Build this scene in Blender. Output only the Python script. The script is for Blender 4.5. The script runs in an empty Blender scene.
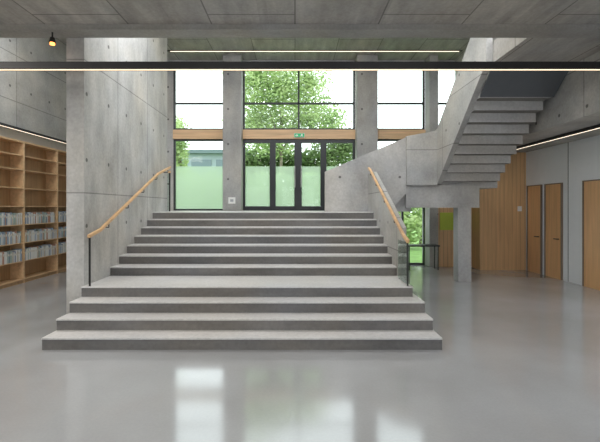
import bpy, math, random
from mathutils import Vector
random.seed(7)
S=bpy.context.scene
COL=S.collection
EYE=1.876

# ------------------------------------------------------------ materials
def newmat(name):
    m=bpy.data.materials.new(name); m.use_nodes=True
    nt=m.node_tree
    return m,nt,nt.nodes["Principled BSDF"]
def N(nt,t,**k):
    n=nt.nodes.new(t)
    for a,b in k.items(): setattr(n,a,b)
    return n
def plain(name,c,rough=0.5,metal=0.0,noise=0.08,scale=6.0):
    m,nt,b=newmat(name)
    tc=N(nt,'ShaderNodeTexCoord'); nz=N(nt,'ShaderNodeTexNoise'); nz.inputs['Scale'].default_value=scale
    nt.links.new(tc.outputs['Object'],nz.inputs['Vector'])
    mx=N(nt,'ShaderNodeMix',data_type='RGBA')
    mx.inputs[6].default_value=(c[0]*(1-noise),c[1]*(1-noise),c[2]*(1-noise),1)
    mx.inputs[7].default_value=(min(1,c[0]*(1+noise)),min(1,c[1]*(1+noise)),min(1,c[2]*(1+noise)),1)
    nt.links.new(nz.outputs['Fac'],mx.inputs[0]); nt.links.new(mx.outputs[2],b.inputs['Base Color'])
    b.inputs['Roughness'].default_value=rough; b.inputs['Metallic'].default_value=metal
    return m
def emis(name,c,s):
    m,nt,b=newmat(name)
    b.inputs['Base Color'].default_value=(*c,1)
    b.inputs['Emission Color'].default_value=(*c,1); b.inputs['Emission Strength'].default_value=s
    return m
def concrete(name,c,u='X',v='Z',bw=1.2,bh=0.6,tie=True,rough=0.7,line=0.75,var=0.22,offset=0.5,streak=(1,1,0.6),brickvar=0.08,sx=0.75,sz=1.05,fine=.09,scale=1.5,warm=.035,boards=0):
    m,nt,b=newmat(name); L=nt.links.new
    g=N(nt,'ShaderNodeNewGeometry'); sp=N(nt,'ShaderNodeSeparateXYZ'); L(g.outputs['Position'],sp.inputs[0])
    cb=N(nt,'ShaderNodeCombineXYZ'); L(sp.outputs[u],cb.inputs[0]); L(sp.outputs[v],cb.inputs[1])
    mp=N(nt,'ShaderNodeVectorMath',operation='MULTIPLY'); mp.inputs[1].default_value=streak
    L(g.outputs['Position'],mp.inputs[0])
    n1=N(nt,'ShaderNodeTexNoise'); n1.inputs['Scale'].default_value=scale; n1.inputs['Detail'].default_value=8; n1.inputs['Roughness'].default_value=0.6
    L(mp.outputs[0],n1.inputs['Vector'])
    n2=N(nt,'ShaderNodeTexNoise'); n2.inputs['Scale'].default_value=22; n2.inputs['Detail'].default_value=6
    L(g.outputs['Position'],n2.inputs['Vector'])
    r1=N(nt,'ShaderNodeMapRange'); r1.inputs[1].default_value=0.3; r1.inputs[2].default_value=0.7
    r1.inputs[3].default_value=1-var; r1.inputs[4].default_value=1+var; L(n1.outputs['Fac'],r1.inputs[0])
    r2=N(nt,'ShaderNodeMapRange'); r2.inputs[1].default_value=0.3; r2.inputs[2].default_value=0.7
    r2.inputs[3].default_value=1-fine; r2.inputs[4].default_value=1+fine; L(n2.outputs['Fac'],r2.inputs[0])
    mu=N(nt,'ShaderNodeMath',operation='MULTIPLY'); L(r1.outputs[0],mu.inputs[0]); L(r2.outputs[0],mu.inputs[1])
    last=mu.outputs[0]
    if boards:
        bm_=N(nt,'ShaderNodeVectorMath',operation='MULTIPLY'); bm_.inputs[1].default_value=(.25,1/boards,1); L(cb.outputs[0],bm_.inputs[0])
        fl=N(nt,'ShaderNodeVectorMath',operation='FLOOR'); L(bm_.outputs[0],fl.inputs[0])
        wn_=N(nt,'ShaderNodeTexWhiteNoise',noise_dimensions='2D'); L(fl.outputs[0],wn_.inputs['Vector'])
        rb=N(nt,'ShaderNodeMapRange'); rb.inputs[3].default_value=.9; rb.inputs[4].default_value=1.08; L(wn_.outputs['Value'],rb.inputs[0])
        mb=N(nt,'ShaderNodeMath',operation='MULTIPLY'); L(last,mb.inputs[0]); L(rb.outputs[0],mb.inputs[1]); last=mb.outputs[0]
    if tie:
        dv=N(nt,'ShaderNodeVectorMath',operation='MULTIPLY'); dv.inputs[1].default_value=(1/sx,1/sz,0); L(cb.outputs[0],dv.inputs[0])
        fr=N(nt,'ShaderNodeVectorMath',operation='FRACTION'); L(dv.outputs[0],fr.inputs[0])
        sb=N(nt,'ShaderNodeVectorMath',operation='SUBTRACT'); sb.inputs[1].default_value=(.5,.5,0); L(fr.outputs[0],sb.inputs[0])
        ml=N(nt,'ShaderNodeVectorMath',operation='MULTIPLY'); ml.inputs[1].default_value=(sx,sz,0); L(sb.outputs[0],ml.inputs[0])
        ln=N(nt,'ShaderNodeVectorMath',operation='LENGTH'); L(ml.outputs[0],ln.inputs[0])
        gt=N(nt,'ShaderNodeMapRange'); gt.inputs[1].default_value=0.026; gt.inputs[2].default_value=0.038
        gt.inputs[3].default_value=0.3; gt.inputs[4].default_value=1.0; L(ln.outputs['Value'],gt.inputs[0])
        m2=N(nt,'ShaderNodeMath',operation='MULTIPLY'); L(last,m2.inputs[0]); L(gt.outputs[0],m2.inputs[1]); last=m2.outputs[0]
    if bw<30:
        br=N(nt,'ShaderNodeTexBrick'); br.offset=offset
        br.inputs['Scale'].default_value=1.0; br.inputs['Brick Width'].default_value=bw; br.inputs['Row Height'].default_value=bh
        br.inputs['Mortar Size'].default_value=0.012; br.inputs['Mortar Smooth'].default_value=0.3
        br.inputs['Color1'].default_value=(1-brickvar,)*3+(1,); br.inputs['Color2'].default_value=(1+brickvar,)*3+(1,)
        br.inputs['Mortar'].default_value=(line,line,line,1)
        L(cb.outputs[0],br.inputs['Vector'])
        v1=N(nt,'ShaderNodeVectorMath',operation='SCALE'); L(br.outputs['Color'],v1.inputs[0]); L(last,v1.inputs['Scale']); vv=v1.outputs[0]
    else:
        cx=N(nt,'ShaderNodeCombineXYZ'); [L(last,cx.inputs[k]) for k in range(3)]; vv=cx.outputs[0]
    n3=N(nt,'ShaderNodeTexNoise'); n3.inputs['Scale'].default_value=.8; n3.inputs['Detail'].default_value=3; L(g.outputs['Position'],n3.inputs['Vector'])
    mc=N(nt,'ShaderNodeMix',data_type='RGBA'); mc.inputs[6].default_value=(c[0]*(1+warm),c[1],c[2]*(1-warm*1.5),1); mc.inputs[7].default_value=(c[0]*(1-warm*.5),c[1],c[2]*(1+warm),1)
    rc=N(nt,'ShaderNodeMapRange'); rc.inputs[1].default_value=.35; rc.inputs[2].default_value=.65; L(n3.outputs['Fac'],rc.inputs[0]); L(rc.outputs[0],mc.inputs[0])
    v2=N(nt,'ShaderNodeVectorMath',operation='MULTIPLY'); L(mc.outputs[2],v2.inputs[1]); L(vv,v2.inputs[0])
    L(v2.outputs[0],b.inputs['Base Color'])
    b.inputs['Roughness'].default_value=rough
    bp=N(nt,'ShaderNodeBump'); bp.inputs['Strength'].default_value=0.12; bp.inputs['Distance'].default_value=0.02
    L(n2.outputs['Fac'],bp.inputs['Height']); L(bp.outputs[0],b.inputs['Normal'])
    return m
def wood(name,c,axis='Z',plank=0.0,rough=0.42,con=1.0):
    m,nt,b=newmat(name); L=nt.links.new
    g=N(nt,'ShaderNodeNewGeometry'); mp=N(nt,'ShaderNodeVectorMath',operation='MULTIPLY')
    sc={'Z':(14,14,0.8),'Y':(14,0.8,14),'X':(0.8,14,14)}[axis]; mp.inputs[1].default_value=sc
    L(g.outputs['Position'],mp.inputs[0])
    nz=N(nt,'ShaderNodeTexNoise'); nz.inputs['Scale'].default_value=1.0; nz.inputs['Detail'].default_value=6; nz.inputs['Distortion'].default_value=0.6
    L(mp.outputs[0],nz.inputs['Vector'])
    r=N(nt,'ShaderNodeMapRange'); r.inputs[1].default_value=0.3; r.inputs[2].default_value=0.7; r.inputs[3].default_value=1-.2*con; r.inputs[4].default_value=1+.15*con
    L(nz.outputs['Fac'],r.inputs[0]); last=r.outputs[0]
    if plank:
        sp=N(nt,'ShaderNodeSeparateXYZ'); L(g.outputs['Position'],sp.inputs[0])
        ad=N(nt,'ShaderNodeMath',operation='ADD'); L(sp.outputs['X'],ad.inputs[0]); L(sp.outputs['Y'],ad.inputs[1])
        pp=N(nt,'ShaderNodeMath',operation='PINGPONG'); pp.inputs[1].default_value=plank/2; L(ad.outputs[0],pp.inputs[0])
        rr=N(nt,'ShaderNodeMapRange'); rr.inputs[1].default_value=0.0; rr.inputs[2].default_value=0.012; rr.inputs[3].default_value=0.6; rr.inputs[4].default_value=1
        L(pp.outputs[0],rr.inputs[0]); mm=N(nt,'ShaderNodeMath',operation='MULTIPLY'); L(last,mm.inputs[0]); L(rr.outputs[0],mm.inputs[1]); last=mm.outputs[0]
    v=N(nt,'ShaderNodeVectorMath',operation='SCALE'); v.inputs[0].default_value=c; L(last,v.inputs['Scale'])
    L(v.outputs[0],b.inputs['Base Color']); b.inputs['Roughness'].default_value=rough
    return m
def glass(name,tint=(0.93,0.97,0.95),refl=0.35):
    m=bpy.data.materials.new(name); m.use_nodes=True; nt=m.node_tree; nt.nodes.clear(); L=nt.links.new
    o=N(nt,'ShaderNodeOutputMaterial'); t=N(nt,'ShaderNodeBsdfTransparent'); t.inputs[0].default_value=(*tint,1)
    gl=N(nt,'ShaderNodeBsdfGlossy'); gl.inputs['Roughness'].default_value=0.02
    f=N(nt,'ShaderNodeLayerWeight'); f.inputs[0].default_value=0.25
    k=N(nt,'ShaderNodeMath',operation='MULTIPLY'); k.inputs[1].default_value=refl; L(f.outputs['Fresnel'],k.inputs[0])
    mx=N(nt,'ShaderNodeMixShader'); L(k.outputs[0],mx.inputs[0]); L(t.outputs[0],mx.inputs[1]); L(gl.outputs[0],mx.inputs[2]); L(mx.outputs[0],o.inputs[0])
    return m
def frosted(name,c,fac):
    m=bpy.data.materials.new(name); m.use_nodes=True; nt=m.node_tree; nt.nodes.clear(); L=nt.links.new
    o=N(nt,'ShaderNodeOutputMaterial'); t=N(nt,'ShaderNodeBsdfTransparent'); t.inputs[0].default_value=(.90,.95,.90,1)
    d=N(nt,'ShaderNodeBsdfTranslucent'); d.inputs[0].default_value=(*c,1)
    mx=N(nt,'ShaderNodeMixShader'); mx.inputs[0].default_value=fac
    L(t.outputs[0],mx.inputs[1]); L(d.outputs[0],mx.inputs[2]); L(mx.outputs[0],o.inputs[0]); return m

CW=concrete('concrete_board_wall',(0.43,0.425,0.405),'Y','Z',bw=1.5,bh=2.1,offset=0,streak=(1,1.2,0.5),line=0.55,var=.28,brickvar=.08,scale=1.8)
CF=concrete('concrete_front',(0.405,0.40,0.385),'X','Z',bw=50,tie=True,var=.24)
CP=concrete('concrete_pillar',(0.37,0.365,0.35),'X','Z',bw=50,tie=True,sx=.6,sz=1.1,var=.25)
CC=concrete('concrete_ceiling',(0.36,0.345,0.32),'Y','X',bw=1.9,bh=1.25,tie=False,line=0.45,streak=(2.4,.6,1),var=0.24,brickvar=0.08,offset=.5,boards=.13)
CB=concrete('concrete_beam',(0.30,0.29,0.27),'X','Y',bw=50,tie=False,streak=(0.6,1,1),var=.2)
CS=concrete('concrete_bulkhead',(0.40,0.395,0.375),'Y','Z',bw=2.4,bh=1.1,tie=True,offset=0.0,streak=(1,.7,.8),var=.25,line=.55)
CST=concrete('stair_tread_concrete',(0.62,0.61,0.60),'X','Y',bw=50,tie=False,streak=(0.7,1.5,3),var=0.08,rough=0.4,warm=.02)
CSR=concrete('stair_riser_shaded_concrete',(0.155,0.151,0.145),'X','Z',bw=50,tie=False,streak=(0.5,1.2,1.5),var=0.32,rough=0.6,warm=.05)  # darker than the treads: backlit shade of the risers put into the colour
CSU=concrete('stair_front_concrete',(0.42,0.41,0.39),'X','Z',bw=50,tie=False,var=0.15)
CSD=concrete('stair_soffit_shaded_concrete',(0.19,0.178,0.16),'X','Y',bw=50,tie=False,var=0.15)  # dark copy for step undersides, their shade put into the colour
def floormat():
    m,nt,b=newmat('polished_concrete'); L=nt.links.new
    g=N(nt,'ShaderNodeNewGeometry')
    a=N(nt,'ShaderNodeTexNoise'); a.inputs['Scale'].default_value=0.6; a.inputs['Detail'].default_value=8; L(g.outputs['Position'],a.inputs['Vector'])
    c=N(nt,'ShaderNodeTexNoise'); c.inputs['Scale'].default_value=40; c.inputs['Detail'].default_value=4; L(g.outputs['Position'],c.inputs['Vector'])
    r=N(nt,'ShaderNodeValToRGB'); r.color_ramp.elements[0].position=0.35; r.color_ramp.elements[0].color=(0.35,0.352,0.352,1)
    r.color_ramp.elements[1].position=0.65; r.color_ramp.elements[1].color=(0.42,0.43,0.44,1); L(a.outputs['Fac'],r.inputs[0])
    r2=N(nt,'ShaderNodeMapRange'); r2.inputs[3].default_value=0.93; r2.inputs[4].default_value=1.07; L(c.outputs['Fac'],r2.inputs[0])
    v=N(nt,'ShaderNodeVectorMath',operation='SCALE'); L(r.outputs[0],v.inputs[0]); L(r2.outputs[0],v.inputs['Scale']); L(v.outputs[0],b.inputs['Base Color'])
    rr=N(nt,'ShaderNodeMapRange'); rr.inputs[3].default_value=0.08; rr.inputs[4].default_value=0.17; L(a.outputs['Fac'],rr.inputs[0]); L(rr.outputs[0],b.inputs['Roughness'])
    b.inputs['Specular IOR Level'].default_value=1.0
    b.inputs['Coat Weight'].default_value=0.3; b.inputs['Coat Roughness'].default_value=0.08
    return m
FL=floormat()
DK=plain('dark_frame_metal',(0.03,0.032,0.034),0.4,0.3)
DFR=plain('door_frame_bronze',(0.20,0.15,0.11),0.5)
BLK=plain('black_metal',(0.018,0.018,0.018),0.45,0.2)
STL=plain('grey_steel_plate',(0.11,0.12,0.13),0.3,0.3)
CHR=plain('brushed_steel',(0.55,0.55,0.55),0.3,0.9)
OAK=wood('oak_handrail',(0.68,0.42,0.21),'Y')
OAKX=wood('oak_band',(0.68,0.44,0.24),'X')
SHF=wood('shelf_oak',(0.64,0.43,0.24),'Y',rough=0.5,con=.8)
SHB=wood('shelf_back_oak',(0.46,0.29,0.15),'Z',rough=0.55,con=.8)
WPN=wood('oak_wall_panelling',(0.64,0.40,0.20),'Z',plank=0.12,con=.7)
DRW=wood('door_oak',(0.69,0.40,0.19),'Z',con=.6)
WHT=plain('white_wall_panel',(0.77,0.79,0.81),0.5,noise=0.03)
WHP=plain('white_paint',(0.8,0.8,0.78),0.5,noise=0.03)
GRN=plain('green_felt',(0.46,0.56,0.08),0.8)
GSG=emis('green_sign_face',(0.02,0.40,0.14),0.3)
GL=glass('clear_glass'); GLR=glass('railing_glass',(0.86,0.93,0.90),0.6); FG=frosted('frosted_glass',(.68,.74,.64),.4)
LW=emis('warm_lamp_strip',(1.0,0.80,0.56),1.5); LN=emis('neutral_lamp_strip',(1.0,0.84,0.66),1.8)
LO=emis('orange_bulb',(1.0,0.35,0.08),4.0)

# ------------------------------------------------------------ geometry
def link(o,parent=None,loc=(0,0,0)):
    COL.objects.link(o)
    if parent is not None:
        o.parent=parent
        p=Vector((0,0,0)); q=parent
        while q is not None: p+=q.location; q=q.parent
        o.location=Vector(loc)-p
    else: o.location=loc
    return o
def mesh_obj(name,V,F,mat,parent=None,bevel=0,mats=None,fm=None,smooth=False):
    xs=[v[0] for v in V]; ys=[v[1] for v in V]; zs=[v[2] for v in V]
    c=((min(xs)+max(xs))/2,(min(ys)+max(ys))/2,(min(zs)+max(zs))/2)
    me=bpy.data.meshes.new(name); me.from_pydata([(v[0]-c[0],v[1]-c[1],v[2]-c[2]) for v in V],[],F)
    for mm in (mats or [mat]): me.materials.append(mm)
    if fm:
        for i,p in enumerate(me.polygons): p.material_index=fm[i]
    if smooth:
        for p in me.polygons: p.use_smooth=True
    me.update()
    o=bpy.data.objects.new(name,me); link(o,parent,c)
    if bevel:
        md=o.modifiers.new('bevel','BEVEL'); md.width=bevel; md.segments=2; md.limit_method='ANGLE'
    return o
BF=[(0,3,2,1),(4,5,6,7),(0,1,5,4),(1,2,6,5),(2,3,7,6),(3,0,4,7)]
def bv(x0,x1,y0,y1,z0,z1):
    return [(x0,y0,z0),(x1,y0,z0),(x1,y1,z0),(x0,y1,z0),(x0,y0,z1),(x1,y0,z1),(x1,y1,z1),(x0,y1,z1)]
def box(name,x0,x1,y0,y1,z0,z1,mat,parent=None,bevel=0):
    return mesh_obj(name,bv(x0,x1,y0,y1,z0,z1),BF,mat,parent,bevel)
def boxes(name,L,mat,parent=None,bevel=0,mats=None,idx=None):
    V=[];F=[];fm=[]
    for i,b in enumerate(L):
        k=len(V); V+=bv(*b); F+=[tuple(q+k for q in f) for f in BF]; fm+=[(idx[i] if idx else 0)]*6
    return mesh_obj(name,V,F,mat,parent,bevel,mats,fm)
def prism(name,pts,axis,a0,a1,mat,parent=None,bevel=0):
    def P(p,a):
        return {'X':(a,p[0],p[1]),'Y':(p[0],a,p[1]),'Z':(p[0],p[1],a)}[axis]
    n=len(pts); V=[P(p,a0) for p in pts]+[P(p,a1) for p in pts]
    F=[tuple(range(n)),tuple(range(2*n-1,n-1,-1))]+[(i,i+n,(i+1)%n+n,(i+1)%n) for i in range(n)]
    o=mesh_obj(name,V,F,mat,parent,bevel)
    import bmesh
    bm=bmesh.new(); bm.from_mesh(o.data); bmesh.ops.recalc_face_normals(bm,faces=bm.faces); bm.to_mesh(o.data); bm.free()
    return o
def cyl(name,p0,p1,r,mat,parent=None,seg=14,r1=None):
    p0=Vector(p0);p1=Vector(p1);d=(p1-p0).normalized(); r1=r if r1 is None else r1
    a=d.orthogonal().normalized(); b=d.cross(a); V=[];F=[]
    for p,rr in ((p0,r),(p1,r1)):
        for i in range(seg):
            t=2*math.pi*i/seg; V.append(tuple(p+a*rr*math.cos(t)+b*rr*math.sin(t)))
    F=[tuple(range(seg-1,-1,-1)),tuple(range(seg,2*seg))]+[(i,(i+1)%seg,(i+1)%seg+seg,i+seg) for i in range(seg)]
    return mesh_obj(name,V,F,mat,parent)
def empty(name,loc,label=None,cat=None,kind=None,group=None):
    o=bpy.data.objects.new(name,None); o.empty_display_size=0.2; COL.objects.link(o); o.location=loc
    tag(o,label,cat,kind,group); return o
def tag(o,label=None,cat=None,kind=None,group=None):
    if label:o["label"]=label
    if cat:o["category"]=cat
    if kind:o["kind"]=kind
    if group:o["group"]=group
    return o
def st(o,label,cat): return tag(o,label,cat,"structure")

# ------------------------------------------------------------ shell
st(box('floor',-7.25,7.1,-4,13.15,-0.2,0,FL),"polished light grey concrete floor","floor")
st(box('ceiling',-7.05,7.1,-4,6.0,4.62,4.94,CC),"board-marked raw concrete ceiling over the hall","ceiling")
st(box('ceiling_beam',-7.05,7.1,6.0,6.3,4.54,4.94,CB),"smooth concrete beam at the edge of the ceiling slab","beam")
st(box('ceiling_upper',-7.05,7.1,6.3,13.15,6.65,6.85,CC),"high concrete ceiling above the stair hall","ceiling")
st(box('wall_left',-7.25,-7.05,-4,13.15,0,6.85,WHP),"white painted wall behind the bookcases","wall")
st(boxes('wall_left_upper',[(-7.05,-6.68,-4,6.0,3.8,4.62),(-7.05,-6.68,6.3,13.0,3.8,6.65)],CS),"raw concrete bulkhead above the bookcases","wall")
st(box('wall_right',6.87,7.1,-4,13.0,0,3.5,WHT),"white panelled wall with oak doors","wall")
st(boxes('wall_right_upper',[(5.2,7.1,-4,6.0,3.5,4.62),(5.2,7.1,6.0,6.3,3.5,4.54),(5.2,7.1,6.3,13.0,3.5,6.65)],CS),"raw concrete bulkhead over the lower side aisle","wall")
st(box('ceiling_slab_edge',3.66,5.2,6.3,7.4,4.54,4.94,CC),"concrete slab edge at the head of the upper stair","ceiling")
st(box('wall_back_left',-7.05,-3.95,13.0,13.15,0,6.65,CF),"concrete end wall","wall")
st(box('wall_back_right',6.1,7.1,13.0,13.15,0,6.65,CF),"concrete end wall","wall")
st(box('wall_back_lintel',-3.95,6.1,13.0,13.15,6.42,6.65,CF),"concrete lintel above the glazing","wall")
st(box('wall_back_base',-3.95,2.6,13.0,13.15,0,1.76,CF),"concrete wall below the entrance","wall")
st(boxes('wall_light_block',[(-7.05,7.1,-4.2,-4,0,.9),(-7.05,7.1,-4.2,-4,3.4,4.94),(-7.05,-5.0,-4.2,-4,.9,3.4),(5.0,7.1,-4.2,-4,.9,3.4),(-2.0,-1.0,-4.2,-4,.9,3.4),(1.5,2.2,-4.2,-4,.9,3.4)],CF),"unseen concrete wall with wide openings, added to cut light from the rear","wall")  # unseen rear wall, added to hold back light reaching the stair
st(box('wall_stair',-3.60,-3.32,6.3,10.4,0,6.65,CW),"tall board-marked concrete wall with tie holes beside the stairs","wall")
st(box('wall_wood_panel',5.5,6.87,11.9,12.6,0,3.5,WPN),"oak plank panelled wall volume","wall")
st(box('wall_wood_recess',4.5,6.87,12.6,12.95,0,3.5,WPN),"recessed oak plank wall","wall")
st(box('wall_recess_upper',4.5,5.2,12.6,12.95,3.5,3.9,CF),"concrete band over the recessed oak wall","wall")

for i,(a,b,z0) in enumerate([(-2.27,-1.69,1.76),(1.95,2.6,0),(4.22,4.5,0)]):
    o=box('concrete_pillar',a,b,12.55,13.0,z0,6.65,CP,bevel=0.01)
    tag(o,"square raw concrete pillar against the glazed facade","pillar",group="facade pillars")

# ------------------------------------------------------------ windows
wn=[0]
def window(x0,x1,z0,z1,vs=(),hs=(),y=13.0,f=0.055,fz=None):
    wn[0]+=1
    L=[(x0,x0+f,y,y+.1,z0,z1),(x1-f,x1,y,y+.1,z0,z1),(x0+f,x1-f,y,y+.1,z0,z0+f),(x0+f,x1-f,y,y+.1,z1-f,z1)]
    for v in vs: L.append((v-f/2,v+f/2,y,y+.1,z0+f,z1-f))
    for h in hs: L.append((x0+f,x1-f,y,y+.1,h-f/2,h+f/2))
    o=st(boxes('window_%d'%wn[0],L,DK),"dark metal framed window looking out to trees","window")
    box('pane',x0+f,x1-f,y+.045,y+.055,z0+f,z1-f,GL,o)
    if fz: box('frosted_film',x0+f,x1-f,y+.056,y+.06,z0+f,fz,FG,o)
    return o
ZT=6.42; ZB0=4.08; ZB1=4.38; ZH=5.25
window(-3.95,-2.27,ZB1,ZT,hs=(ZH,))
window(-3.95,-2.27,1.76,ZB0,fz=3.2)
window(-1.69,1.95,ZB1,ZT,vs=(0.12,),hs=(ZH,))
window(2.6,4.22,ZB1,ZT,hs=(ZH,))
window(2.6,4.22,0.0,ZB0,vs=(3.5,),hs=(2.0,))
window(4.5,6.1,3.95,ZT,vs=(5.3,),hs=(ZH,))
for i,(a,b) in enumerate([(-3.95,-2.27),(-1.69,1.95),(2.6,4.22)]):
    st(box('trim_%d'%(i+1),a,b,12.93,13.12,ZB0,ZB1,OAKX),"pale oak transom band between window rows","trim")
def gdoor(n,x0,x1,handle=None,solid=0.09):
    z0,z1=1.76,ZB0; y=13.0
    L=[(x0,x0+solid,y,y+.08,z0,z1),(x1-solid,x1,y,y+.08,z0,z1),(x0+solid,x1-solid,y,y+.08,z0,z0+.14),(x0+solid,x1-solid,y,y+.08,z1-.12,z1)]
    o=st(boxes('door_%d'%n,L,DK),"glazed entrance door with dark metal frame","door")
    box('pane',x0+solid,x1-solid,y+.035,y+.045,z0+.14,z1-.12,GL,o)
    box('frosted_film',x0+solid,x1-solid,y+.046,y+.05,z0+.14,3.2,FG,o)
    if handle is not None:
        h=cyl('handle',(handle,y-.06,z0+.75),(handle,y-.06,z0+1.45),.018,CHR,o)
        cyl('handle_mount',(handle,y-.06,z0+.85),(handle,y,z0+.85),.01,CHR,h,8)
        cyl('handle_mount',(handle,y-.06,z0+1.35),(handle,y,z0+1.35),.01,CHR,h,8)
gdoor(1,-1.69,-.75,None,.07); gdoor(2,-.75,.1,.0,.12); gdoor(3,.1,.95,.2,.12); gdoor(4,.95,1.95,None,.07)
e=empty('exit_sign',(0.14,12.88,4.0),"small green illuminated emergency exit sign above the doors","sign")
box('sign_body',-.03,.31,12.86,12.93,4.12,4.25,WHP,e)
box('sign_face',-.02,.30,12.852,12.86,4.13,4.24,GSG,e)
prism('arrow_mark',[(.05,4.145),(.11,4.18),(.05,4.215),(.05,4.19),(.0,4.19),(.0,4.17),(.05,4.17)],'Y',12.848,12.852,WHP,e)
prism('running_figure_mark',[(.17,4.14),(.19,4.14),(.215,4.165),(.24,4.145),(.26,4.15),(.235,4.185),(.25,4.205),(.23,4.225),(.20,4.215),(.19,4.18)],'Y',12.848,12.852,WHP,e)
o=box('wall_notice',-2.09,-1.87,12.53,12.55,1.98,2.18,WHP,bevel=.004); tag(o,"small white notice board on the concrete pillar","notice")
box('notice_picture',-2.03,-1.93,12.526,12.53,2.04,2.12,plain('notice_grey',(.4,.42,.44),.6),o)

# ------------------------------------------------------------ main staircase
MS=empty('main_staircase',(-.7,5.25,0),"wide pale concrete staircase rising to the entrance landing","staircase")
ys=[5.25,5.57,5.89,6.22]+[7.2+.355*i for i in range(7)]
r=.16
for i,y in enumerate(ys):
    x1=[1.93,1.92,1.91,1.83][i] if i<4 else 1.83
    yb=9.33
    z1=r*(i+1)
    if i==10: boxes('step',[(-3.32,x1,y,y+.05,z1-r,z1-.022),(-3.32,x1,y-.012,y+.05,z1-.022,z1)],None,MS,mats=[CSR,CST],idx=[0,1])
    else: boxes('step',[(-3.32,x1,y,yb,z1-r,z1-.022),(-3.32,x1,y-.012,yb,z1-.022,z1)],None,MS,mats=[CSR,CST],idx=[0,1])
boxes('landing',[(-3.32,1.93,9.38,10.4,0,1.76),(-4.0,1.93,10.4,13.0,0,1.76)],CST,MS)
box('landing_side',1.93,2.3,10.12,12.55,0,1.76,CF,MS)
prism('parapet',[(6.85,.48),(9.38,.48),(9.38,1.76),(10.0,1.76),(10.0,2.70),(9.35,2.70),(6.85,1.52)],'X',1.83,1.91,CS,MS,.006)

def rail(name,label,x,pts,wallside,posts):
    e=empty(name,(x,pts[0][0],0.64),label,"handrail")
    V=[];F=[]
    w,h=.024,.028
    for (y,z) in pts:
        k=len(V); V+=[(x-w,y,z-h),(x+w,y,z-h),(x+w,y,z+h),(x-w,y,z+h)]
        if k: F+=[(k-4+a,k-4+(a+1)%4,k+(a+1)%4,k+a) for a in range(4)]
    F=[(3,2,1,0)]+F+[(len(V)-4,len(V)-3,len(V)-2,len(V)-1)]
    mesh_obj('rail',V,F,OAK,e,.01)
    def zz(y):
        for (a,b) in zip(pts[:-1],pts[1:]):
            if a[0]<=y<=b[0]: return a[1]+(b[1]-a[1])*(y-a[0])/(b[0]-a[0])
    for y in posts:
        z=zz(y)-h
        V1=[(x,y,z),(x,y,z-.07),(wallside,y,z-.07)]
        cyl('bracket',V1[0],V1[1],.008,BLK,e,8); cyl('bracket',V1[1],V1[2],.008,BLK,e,8)
    return e
e=rail('handrail',"oak handrail on dark brackets fixed to concrete wall",-3.21,[(6.22,1.42),(6.6,1.50),(9.4,2.66),(10.3,2.90)],-3.32,[6.9,7.7,8.5,9.3,10.1])
box('post',-3.22,-3.2,6.24,6.27,.64,1.40,BLK,e)
e=rail('handrail',"oak handrail on the concrete stair parapet with glass end",1.76,[(6.22,1.34),(6.5,1.42),(9.35,2.74),(9.55,2.80)],1.83,[7.1,7.9,8.7,9.3])
box('post',1.75,1.77,6.24,6.27,.64,1.32,BLK,e)
g=box('glass_panel',1.76,1.775,6.27,6.85,.66,1.32,GLR,e)
e=empty('glass_balustrade',(-3.6,10.5,1.76),"frameless glass balustrade with oak cap rail at the landing edge","balustrade")
box('glass_panel',-4.0,-3.34,10.6,10.62,1.76,2.78,GLR,e); box('rail',-4.0,-3.30,10.58,10.64,2.78,2.83,OAKX,e); box('post',-3.34,-3.31,10.6,10.63,1.76,2.78,BLK,e)

# ------------------------------------------------------------ upper staircase
US=empty('upper_staircase',(2.8,10.2,1.76),"raw concrete dog-leg stair climbing to the upper floor","staircase")
rz=.92/6
for i in range(5):
    a=.95+.33*i
    box('step',a,2.93,10.12,11.6,1.76+rz*i,1.76+rz*(i+1),CF,US)
prism('parapet',[(.75,1.76),(2.35,1.76),(2.78,2.2),(2.78,3.62),(.75,2.76)],'Y',10.02,10.12,CF,US,.004)
prism('landing_parapet',[(2.78,2.42),(3.54,2.42),(3.54,3.78),(2.78,3.64)],'Y',9.95,10.12,CS,US,.004)
box('landing_beam',2.78,4.62,10.02,10.12,1.86,2.42,CP,US)
boxes('landing',[(2.93,5.12,10.12,11.6,2.36,2.68)],CF,US)
R2=.19;T2=.245
for i in range(9):
    zt=2.68+R2*(i+1)
    V=bv(3.66,5.06,10.12-T2*(i+1),10.12-T2*i,zt-.35,zt)
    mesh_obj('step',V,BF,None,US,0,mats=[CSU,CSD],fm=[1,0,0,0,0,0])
sl=R2/T2
y0=10.12;y1=7.4
prism('parapet',[(y0,2.42),(y0,3.80),(9.95,3.84),(y1,3.84+sl*(9.95-y1)),(y1,2.46+sl*(y0-y1)),(9.95,2.46)],'X',3.54,3.66,CS,US)
prism('parapet',[(y0,2.70),(y0,3.60),(9.95,3.60),(y1,3.60+sl*(9.95-y1)),(y1,2.75+sl*(y0-y1))],'X',5.06,5.12,CS,US)
prism('steel_plate',[(7.4,4.53),(7.91,4.09),(7.91,4.05),(7.4,4.49)],'X',3.66,5.12,STL,US)
o=box('support_column',4.09,4.42,10.02,10.34,0,1.86,CP,bevel=.006); tag(o,"square concrete column below the stair landing","column")
box('column_head',4.09,4.42,10.12,10.34,1.86,2.36,CP,US)

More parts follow.
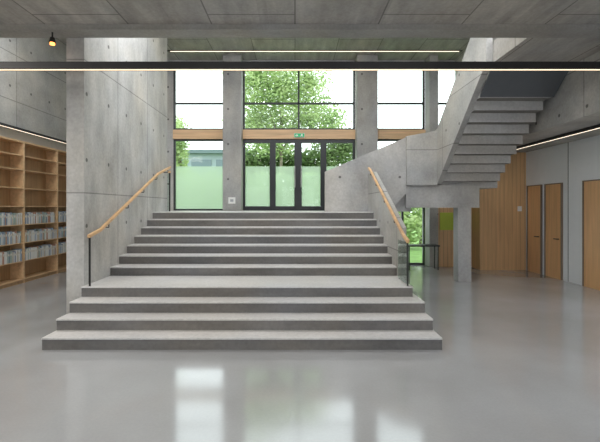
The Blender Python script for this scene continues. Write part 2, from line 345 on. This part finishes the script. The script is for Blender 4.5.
# ------------------------------------------------------------ lamps, added fill lights
def lamp(name,x0,x1,y0,y1,z0,z1,label,m=LW,axis='X',w=.3):
    e=empty(name,((x0+x1)/2,(y0+y1)/2,z1),label,"lamp")
    box('housing',x0,x1,y0,y1,z0,z1,BLK,e)
    if axis=='X':
        c=(y0+y1)/2; box('diffuser',x0+.1,x1-.1,c-(y1-y0)*w,c+(y1-y0)*w,z0-.004,z0,m,e)
    else:
        c=(x0+x1)/2; box('diffuser',c-(x1-x0)*w,c+(x1-x0)*w,y0+.1,y1-.1,z0-.004,z0,m,e)
    return e
lamp('linear_pendant_lamp',-6.68,5.2,5.73,5.83,3.86,3.96,"long black linear lamp spanning the hall",LW,w=.16)
lamp('linear_ceiling_lamp',-3.9,5.1,12.17,12.21,6.62,6.65,"thin linear lamp on the upper concrete ceiling",LN,w=.5)
lamp('linear_side_lamp',-6.74,-6.69,5,12.9,3.74,3.80,"slim linear lamp along the bookcase bulkhead",LN,'Y',.3)
lamp('linear_side_lamp',5.95,6.02,6.5,11.8,3.43,3.5,"black linear lamp on the aisle soffit",LN,'Y',.2)
def fill_light(x,y,z,sx,sy,p,c=(1,.98,.96)):  # out-of-view area lights added to brighten the hall and stair void
    e=empty('added_fill_light',(x,y,z),"added fill light in a flat white housing, out of view","lamp",group="added fill lights")
    box('housing',x-sx/2-.03,x+sx/2+.03,y-sy/2-.03,y+sy/2+.03,z-.06,z,WHP,e)
    l=bpy.data.lights.new('fill_area','AREA'); l.shape='RECTANGLE'; l.size=sx; l.size_y=sy; l.energy=p; l.color=c
    o=bpy.data.objects.new('fill_area',l); link(o,e,(x,y,z-.07))
for x in (-4.2,-1.2,1.8): fill_light(x,2.6,4.62,1.6,.5,36)
fill_light(6.3,3.2,3.5,.5,3.0,90,(.98,.98,1))
fill_light(-5.6,3.6,4.62,1.2,2.4,95,(1,.95,.88))
for x in (-5.2,-2.0,1.2): fill_light(x,8.0,6.65,1.4,.4,86,(1,.99,.97))
e=empty('spot_lamp',(-3.70,6.1,4.54),"small dark spotlight with warm orange bulb on the beam","lamp")
cyl('stem',(-3.70,6.1,4.54),(-3.70,6.1,4.45),.012,BLK,e,8)
cyl('shade',(-3.70,6.1,4.46),(-3.70,6.1,4.38),.03,BLK,e,16,.05)
cyl('bulb',(-3.70,6.1,4.38),(-3.70,6.1,4.35),.035,LO,e,16)

# ------------------------------------------------------------ right wall doors
def sdoor(n,y0,y1,h=2.5):
    o=st(box('door_%d'%n,6.845,6.87,y0+.025,y1-.025,0,h-.025,DRW),"warm oak flush door in slim frame","door")
    boxes('frame',[(6.82,6.87,y0,y0+.025,0,h),(6.82,6.87,y1-.025,y1,0,h),(6.82,6.87,y0+.025,y1-.025,h-.025,h)],DFR,o)
    hd=box('handle',6.785,6.795,y0+.12,y0+.26,1.03,1.055,BLK,o); box('handle_rose',6.795,6.845,y0+.12,y0+.15,1.03,1.055,BLK,hd)
sdoor(5,10.25,10.95); sdoor(6,8.45,9.5); sdoor(7,11.1,11.78)
st(box('trim_4',6.862,6.87,10.05,10.062,0,3.5,DK),"thin dark panel joint on the wall","trim")
st(box('baseboard_right',6.85,6.87,-4,8.44,0,.08,DK),"thin dark baseboard","baseboard")
o=box('room_sign',6.62,6.74,11.885,11.9,1.75,1.9,WHP); tag(o,"small white room sign on oak panelling","sign")
o=box('pinboard',4.56,5.47,12.57,12.6,1.15,1.7,GRN,bevel=.006); tag(o,"wide yellow-green felt pinboard on the recessed oak wall","pinboard")
e=empty('side_table',(3.9,12.0,0),"dark narrow side table with slim legs by the window","table")
box('top',3.35,4.3,11.85,12.25,.70,.74,BLK,e)
for x in (3.38,4.24):
    for y in (11.88,12.19): box('leg',x,x+.03,y,y+.03,0,.70,BLK,e)

# ------------------------------------------------------------ bookcases
W=1.4
bays=[8.5+W*i for i in range(3)]
SZ=[.1,.55,1.0,1.45,1.9,2.35,2.8,3.15]
for y in bays:
    e=empty('bookcase',(-6.87,y+.7,0),"tall light oak bookcase against the wall","bookcase",group="wall bookcases")
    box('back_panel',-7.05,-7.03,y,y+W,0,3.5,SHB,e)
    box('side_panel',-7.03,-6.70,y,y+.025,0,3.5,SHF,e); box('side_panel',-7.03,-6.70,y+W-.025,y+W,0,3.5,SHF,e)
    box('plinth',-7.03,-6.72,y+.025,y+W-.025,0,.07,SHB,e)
    for z in SZ: box('shelf',-7.03,-6.70,y+.025,y+W-.025,z-.022,z,SHF,e)
    box('top_panel',-7.03,-6.70,y+.025,y+W-.025,3.46,3.5,SHF,e)
PG=plain('book_pages',(0.6,0.57,0.5),0.8)
cols=[(.50,.53,.56),(.28,.36,.46),(.64,.64,.61),(.18,.22,.30),(.50,.44,.35),(.42,.24,.17),(.31,.39,.36)]
BM=[]
for i,c in enumerate(cols):
    m=plain('book_cover_%d'%i,c,.5); t=.036+.004*(i%3); h=.245+.018*((i*3)%4); d=.20+.01*(i%3)
    V=[];F=[];fm=[]
    for b,k in [((-d,0,0,.004,0,h),0),((-d,0,t-.004,t,0,h),0),((-.004,0,.004,t-.004,0,h),0),((-d+.006,-.004,.004,t-.004,.004,h-.005),1),((-.001,.001,.004,t-.004,h*.62,h*.8),1)]:
        q=len(V); V+=bv(*b); F+=[tuple(a+q for a in f) for f in BF]; fm+=[k]*6
    me=bpy.data.meshes.new('book'); me.from_pydata(V,[],F); me.materials.append(m); me.materials.append(PG)
    for j,p in enumerate(me.polygons): p.material_index=fm[j]
    BM.append((me,t,("pale grey","blue","off-white","navy","tan","brown","teal")[i]))
for z in (.55,1.0,1.45):
    for bi,y in enumerate(bays):
        yy=y+.03; end=y+W-.03-random.choice([0,0,.05])
        base=random.choice([0,2,0,1])
        while True:
            me,t,cn=BM[base if random.random()<.25 else random.randrange(7)]
            if yy+t>end: break
            o=bpy.data.objects.new('book',me); COL.objects.link(o); o.location=(-6.715+random.uniform(-.01,.01),yy,z)
            tag(o,"upright hardback book with %s cover on oak shelf"%cn,"book",group="books on the oak shelves")
            yy+=t+.001

# ------------------------------------------------------------ outside
GS=plain('grass',(0.18,0.32,0.08),.9,noise=.4,scale=3)
st(box('ground_terrace',-30,2.6,13.15,60,1.5,1.72,GS),"grassy terrace outside the entrance","ground")
st(box('ground_lawn',2.6,40,13.15,60,-.3,-.02,GS),"lawn outside at the lower level","ground")
def leaves(name,blobs,n,mat,parent,size=.16):
    V=[];F=[]
    wts=[b[3]*b[5] for b in blobs]
    for _ in range(n):
        bx,by,bz,rx,ry,rz_=random.choices(blobs,wts)[0]
        d=Vector((random.gauss(0,1),random.gauss(0,1),random.gauss(0,1))).normalized()*random.uniform(.02,1.4)**.7
        c=Vector((bx+d.x*rx,by+d.y*ry,bz+d.z*rz_))
        a=Vector((random.gauss(0,1),random.gauss(0,1),random.gauss(0,.6))).normalized(); b=a.orthogonal().normalized()
        s=size*random.uniform(.6,1.3); k=len(V)
        V+=[tuple(c-a*s),tuple(c+b*s*.6),tuple(c+a*s),tuple(c-b*s*.6)]; F.append((k,k+1,k+2,k+3))
    return mesh_obj(name,V,F,mat,parent)
def leafmat(name,c):
    m,nt,b=newmat(name); L=nt.links.new
    g=N(nt,'ShaderNodeNewGeometry'); nz=N(nt,'ShaderNodeTexNoise'); nz.inputs['Scale'].default_value=1.2; L(g.outputs['Position'],nz.inputs['Vector'])
    rp=N(nt,'ShaderNodeValToRGB'); rp.color_ramp.elements[0].position=.35; rp.color_ramp.elements[1].position=.65
    rp.color_ramp.elements[0].color=(c[0]*.65,c[1]*.72,c[2]*.65,1); rp.color_ramp.elements[1].color=(c[0]*1.2,c[1]*1.12,c[2]*1.3,1)
    L(nz.outputs['Fac'],rp.inputs[0]); L(rp.outputs[0],b.inputs['Base Color']); b.inputs['Roughness'].default_value=.8
    tr=N(nt,'ShaderNodeBsdfTranslucent'); L(rp.outputs[0],tr.inputs[0]); mx=N(nt,'ShaderNodeMixShader'); mx.inputs[0].default_value=.5
    out=nt.nodes['Material Output']; L(b.outputs[0],mx.inputs[1]); L(tr.outputs[0],mx.inputs[2]); L(mx.outputs[0],out.inputs[0])
    return m
LF=leafmat('leaves_fresh_green',(.47,.60,.26)); BK=plain('bark',(.20,.17,.13),.9,noise=.3)
LD=leafmat('leaves_deep_green',(.27,.38,.15))
def tree(x,y,z,H,blobs,n,label,size=.16,r=.12,mat=None):
    e=empty('tree',(x,y,z),label,"tree")
    cyl('trunk',(x,y,z),(x+.2,y,z+H),r,BK,e,10,.05)
    for i,(bx,by,bz,*_) in enumerate(blobs):
        t=.45+.4*random.random(); cyl('branch',(x+.2*t,y,z+H*t),(bx,by,bz),.05,BK,e,7,.015)
    leaves('foliage',blobs,n,mat or LF,e,size)
tree(-.9,23,1.72,5.5,[(-2.2,23,9.4,1.6,1.3,1.8),(-.9,23,8.6,1.8,1.4,1.9),(.8,23.3,9.0,1.3,1,1.4),(.7,23,7.0,1.8,1.2,1.1),(-2.3,23.4,6.8,1.6,1,1.3),(2.0,23,6.8,1.0,1,.8),(-1.3,23,5.8,1.5,1,.9)],18000,"leafy broad tree with fresh green foliage",.10)
tree(-6.2,21,1.72,2.6,[(-6.7,21,4.5,.9,.8,1.2),(-6.2,21,5.6,.6,.6,.9),(-6.4,21,3.4,.9,.7,.8)],5000,"slender young green tree beyond the terrace",.10)
tree(2.3,26,1.72,3.2,[(2.1,26,4.9,1.3,.8,1.3),(3.4,26,5.8,1.1,.8,1.0),(-1.2,26.3,4.8,1.5,.7,1.2),(.6,26,4.4,1.2,.7,1.1),(-3,26,4.6,1.2,.7,1.0)],12000,"small dark green tree behind the fence",.12,mat=LD)
tree(6.0,19,-.02,3.2,[(5.6,19,2.6,1.3,1,1.3),(7,19,3.2,1.2,1,1.2),(5.0,18,1.2,1.0,.8,1.0)],5500,"dense green shrub-like tree on the lower lawn",.12)
e=empty('hedge',(-2,18,1.72),"long clipped green hedge behind the slatted fence","hedge")
leaves('foliage',[(-7+1.1*k,18,2.5,.8,.5,.8) for k in range(10)],8000,LF,e,.12)
boxes('stems',[(-7+1.1*k,-6.94+1.1*k,18,18.06,1.72,2.6) for k in range(10)],BK,e)
FN2=plain('pale_fence_slat',(0.52,0.58,0.51),.5,noise=.05)
e=empty('fence',(-1,16.5,1.72),"pale green horizontal slatted fence on the terrace","fence")
boxes('slats',[(-10,2.55,16.5,16.53,1.80+.13*k,1.80+.13*k+.07) for k in range(11)],FN2,e)
for k in range(8): box('post',-10+k*1.6,-9.94+k*1.6,16.53,16.59,1.72,3.25,DK,e)
e=empty('outside_building',(-12,34,1.72),"low glazed office building with grey roof","building")
box('body',-22,-4.5,34,42,1.72,6.4,plain('pale_facade',(.26,.32,.34),.6),e)
box('roof',-22.4,-4.0,33.6,42.4,6.4,6.7,plain('grey_roof',(.12,.17,.18),.6),e)
GW=plain('office_window_glass',(.12,.17,.19),.2)
for k in range(8): box('window_band',-21.4+k*2.1,-19.7+k*2.1,33.95,34.0,3.6,5.9,GW,e)

# ------------------------------------------------------------ world, camera
w=bpy.data.worlds.new('World'); S.world=w; w.use_nodes=True; nt=w.node_tree; bg=nt.nodes['Background']
tc=N(nt,'ShaderNodeTexCoord'); sp=N(nt,'ShaderNodeSeparateXYZ'); rp=N(nt,'ShaderNodeValToRGB')
nt.links.new(tc.outputs['Generated'],sp.inputs[0]); nt.links.new(sp.outputs['Z'],rp.inputs[0]); nt.links.new(rp.outputs[0],bg.inputs[0])
rp.color_ramp.elements[0].color=(.89,.91,.94,1); rp.color_ramp.elements[1].color=(.87,.92,.99,1)
bg.inputs[1].default_value=3.6
S.view_settings.view_transform='Standard'
cam=bpy.data.cameras.new('camera'); co=bpy.data.objects.new('camera',cam); COL.objects.link(co)
co.location=(0,0,EYE); co.rotation_euler=(math.radians(90),0,0)
cam.sensor_width=36; cam.lens=24; cam.shift_x=5/600; cam.shift_y=-14/600; cam.clip_end=300
S.camera=co
